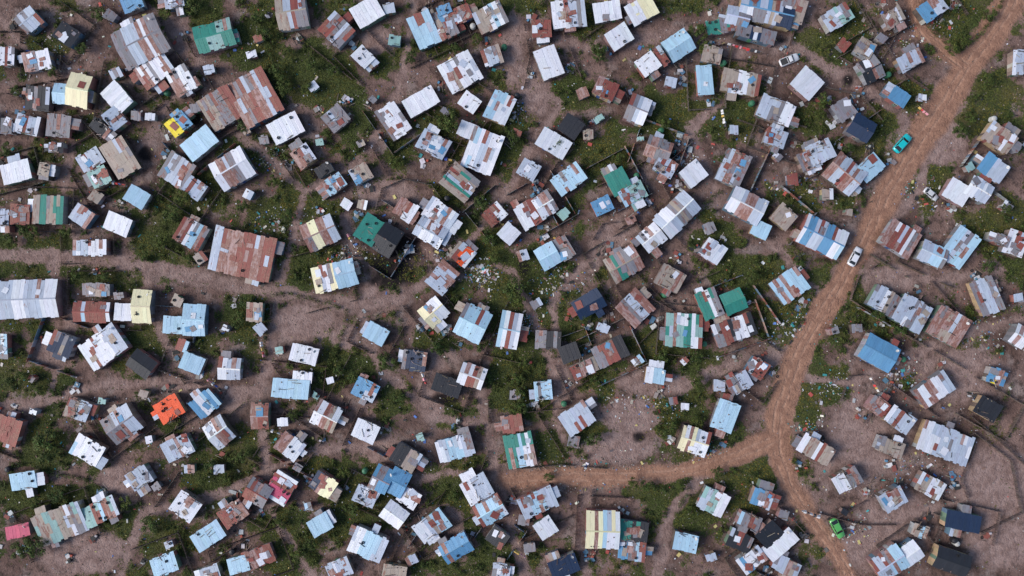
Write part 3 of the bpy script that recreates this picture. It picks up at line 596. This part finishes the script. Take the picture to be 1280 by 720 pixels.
for fi,fp in enumerate(FEN):
    mb=MB(); pts=[]; sheet=fi>=NF and random.random()<.25; st_=4.6 if sheet else 1.2
    for i in range(len(fp)-1):
        x0,y0=fp[i];x1,y1=fp[i+1]; d=math.hypot(x1-x0,y1-y0); m_=max(1,int(d/st_))
        for k in range(m_): pts.append((x0+(x1-x0)*k/m_,y0+(y1-y0)*k/m_,math.atan2(-(y1-y0),x1-x0)))
    pa=np.array(pts); f=fields(gx(pa[:,0]),gy(pa[:,1])); c0=jit((.13,.095,.08),.4)
    for i,(px,py,t) in enumerate(pts):
        if f[3][i]<1.5 or f[4][i]<1 or f[5][i]<-2: continue
        if sheet:
            mb.box(gx(px),gy(py),.72,.86,.04,1.45,jit(random.choice([(.35,.36,.4),(.3,.12,.09),(.4,.28,.24),(.12,.2,.28),(.2,.2,.2)]),.25),t+R(-.05,.05)); mb.box(gx(px),gy(py)+.1,.75,.08,.08,1.5,c0,t)
        else:
            mb.box(gx(px)+R(-.06,.06),gy(py)+R(-.06,.06),R(.5,.65),.11,.09,1.25,jit(c0,.3),R(0,3),tilt=R(-.1,.1))
            if i%4==0: mb.box(gx(px),gy(py),.95,1.05,.06,.05,jit(c0,.3),t)
    if mb.v: mb.build('sheet_fence' if sheet else 'stick_fence',[m_wood])

for (px,py,an,ln) in [(928,62,15,46),(903,150,80,26),(700,300,20,22),(440,300,60,20),(270,480,40,24),(530,470,70,20),(1010,640,20,26),(560,200,10,20),(150,230,10,24),(1090,480,60,24),(830,230,20,20),(350,540,20,22),(330,435,80,20),(1150,140,40,18),(650,690,30,20)]:
    mb=MB(); l=ln*S
    for sgn in (-1,1): mb.box(sgn*l/2,0,.95,.08,.08,1.9,(.2,.15,.1))
    mb.box(0,0,1.82,l,.02,.02,(.3,.3,.3)); x_=-l/2+.3
    while x_<l/2-.4:
        w_=R(.35,.8); h_=R(.4,.9); c0=random.choice([(.7,.7,.72),(.6,.05,.05),(.1,.15,.5),(.7,.7,.7),(.05,.05,.06),(.6,.4,.1),(.7,.3,.35)])
        b1=R(.15,.45); vs=[(x_,0,1.83),(x_+w_,0,1.83),(x_+w_,b1,1.83-h_),(x_,b1*.8,1.83-h_),(x_+w_,-b1,1.83-h_*.8),(x_,-b1,1.83-h_*.8)]
        mb.add(vs,[(0,1,2,3),(0,5,4,1)],c0,1); x_+=w_+R(.05,.4)
    o=mb.build('washing_line',[m_wood,m_cloth]); o.location=(gx(px),gy(py),0); o.rotation_euler=(0,0,-math.radians(an))

# ---------------------------------------------------------------- vehicles
def lathe_x(mb,cx,cy,cz,r,w,col,mat):
    n=16; vs=[]
    for sy in (-w/2,w/2):
        for i in range(n): t=i*6.2832/n; vs.append((cx+r*math.cos(t),cy+sy,cz+r*math.sin(t)))
    mb.add(vs,[(i,(i+1)%n,n+(i+1)%n,n+i) for i in range(n)]+[tuple(range(n-1,-1,-1)),tuple(range(n,2*n))],col,mat)
def car(name,px,py,ang,col,kind='sedan',sc=1.0):
    e=empty(name,gx(px),gy(py),-math.radians(ang)); e.scale=(sc,)*3; pm=paint(name+'_paint',col)
    st=[(-2.15,.62,.45,.72),(-2.05,.78,.28,.88),(-1.5,.85,.24,.95),(-.6,.86,.24,.95),(.7,.86,.24,.95),(1.2,.85,.24,.90),(1.85,.80,.26,.80),(2.1,.70,.30,.70),(2.18,.55,.42,.60)]
    mb=MB(); vs=[]
    for x_,hw,z0,z1 in st:
        for (a_,z_) in ((-hw*.92,z0),(-hw,z0+.2*(z1-z0)),(-hw,z0+.75*(z1-z0)),(-hw*.9,z1),(0,z1+.035),(hw*.9,z1),(hw,z0+.75*(z1-z0)),(hw,z0+.2*(z1-z0)),(hw*.92,z0)): vs.append((x_,a_,z_))
    m=9; ns_=len(st); fs=[(i*m+j,(i+1)*m+j,(i+1)*m+(j+1)%m,i*m+(j+1)%m) for i in range(ns_-1) for j in range(m)]+[tuple(range(m)),tuple(reversed(range((ns_-1)*m,ns_*m)))]
    mb.add(vs,fs,(1,1,1),0); o=mb.build('body',[pm],e)
    for p in o.data.polygons: p.use_smooth=True
    if kind=='pickup': xb=(-.35,.95,-.2,.45)
    else: xb=(-1.75,1.05,-1.15,.35)
    cb=MB(); z0,z1=.94,1.42
    B0=[(xb[0],-.76),(xb[1],-.74),(xb[1],.74),(xb[0],.76)]; T0=[(xb[2],-.60),(xb[3],-.58),(xb[3],.58),(xb[2],.60)]
    cb.add([(*p,z0) for p in B0]+[(*p,z1) for p in T0],[(0,1,5,4),(1,2,6,5),(2,3,7,6),(3,0,4,7)],(1,1,1),0); cb.build('windows',[m_glass],e)
    rb=MB(); T1=[(p[0]*1.0+(.04 if i in(1,2) else -.04),p[1]*1.03) for i,p in enumerate(T0)]; T2=[(p[0]*.88,p[1]*.85) for p in T0]
    rb.add([(*p,z1-.01) for p in T1]+[(*p,z1+.03) for p in T1]+[(*p,z1+.06) for p in T2],[(0,1,5,4),(1,2,6,5),(2,3,7,6),(3,0,4,7),(4,5,9,8),(5,6,10,9),(6,7,11,10),(7,4,8,11),(8,9,10,11)],(1,1,1),0)
    for i in range(4):
        limb(rb,(*B0[i],z0),(*T0[i],z1),.045,.04,0)
    for sgn in (-1,1): limb(rb,((xb[0]+xb[1])/2-.1,sgn*.76,z0),((xb[2]+xb[3])/2,sgn*.6,z1),.04,.04,0)
    rb.build('roof',[pm],e)
    wb=MB()
    for x_ in (-1.35,1.35):
        for sgn in (-1,1): lathe_x(wb,x_,sgn*.76,.31,.31,.2,(.02,.02,.02),0); lathe_x(wb,x_,sgn*.865,.31,.17,.03,(.45,.45,.45),0)
    wb.build('wheels',[m_rubber],e)
    lb=MB()
    for sgn in (-1,1):
        lb.box(2.08,sgn*.55,.62,.12,.3,.13,(.8,.8,.8)); lb.box(-2.1,sgn*.62,.68,.1,.22,.16,(.4,.02,.02)); lb.box(.72,sgn*.93,.98,.1,.18,.12,(.05,.05,.05))
    lb.box(2.16,0,.42,.08,1.2,.16,(.04,.04,.04)); lb.box(-2.14,0,.4,.08,1.3,.16,(.04,.04,.04)); lb.build('lamps_and_bumpers',[m_junk],e)
    if kind=='pickup':
        bb=MB(); bb.box(-1.25,0,.995,1.5,1.35,.02,(.05,.05,.05))
        for a_ in ((-1.25,.72,1.6,.08),(-1.25,-.72,1.6,.08)): bb.box(a_[0],a_[1],1.05,a_[2],a_[3],.16,(1,1,1),mat=1)
        bb.box(-2.02,0,1.05,.08,1.36,.16,(1,1,1),mat=1); bb.build('load_bed',[m_junk,pm],e)
car('parked_car',1126,180,-48,(.01,.50,.52),'sedan',1.12)
car('parked_car',1067,321,-62,(.75,.76,.8),'sedan',1.05)
car('parked_car',1045,659,62,(.10,.40,.10),'sedan',1.1)
car('pickup_truck',985,76,-22,(.75,.75,.76),'pickup',1.05)
car('parked_car',1162,243,40,(.6,.6,.62),'sedan',.85)

# ---------------------------------------------------------------- light, world, camera
w=bpy.data.worlds.new('World'); scene.world=w; w.use_nodes=True; nt=w.node_tree
sky=nt.nodes.new('ShaderNodeTexSky'); sky.sky_type='NISHITA'; sky.sun_disc=False
EL,AZ=math.radians(38),math.radians(262)
sky.sun_elevation=EL; sky.sun_rotation=AZ
nt.links.new(sky.outputs[0],nt.nodes['Background'].inputs[0]); nt.nodes['Background'].inputs[1].default_value=0.15
sl=bpy.data.lights.new('sun','SUN'); sl.energy=3.1; sl.angle=math.radians(28); sl.color=(1,.93,.87)
so=bpy.data.objects.new('sun',sl); d=Vector((math.sin(AZ)*math.cos(EL),math.cos(AZ)*math.cos(EL),math.sin(EL)))
so.rotation_euler=d.to_track_quat('Z','Y').to_euler(); so.location=d*200; scene.collection.objects.link(so)
cam=bpy.data.cameras.new('camera'); co=bpy.data.objects.new('camera',cam); co.location=(0,0,H); co.rotation_euler=(0,0,0)
cam.sensor_width=36; cam.lens=36*H/(1280*S); cam.clip_end=8000; scene.collection.objects.link(co); scene.camera=co
scene.view_settings.view_transform='Standard'; scene.view_settings.look='None'; scene.view_settings.exposure=0
print('shacks',len(shacks),'tufts',n,'bushes',nb_,'heaps',heap,'tanks',tk,'burnt max',bu.max())
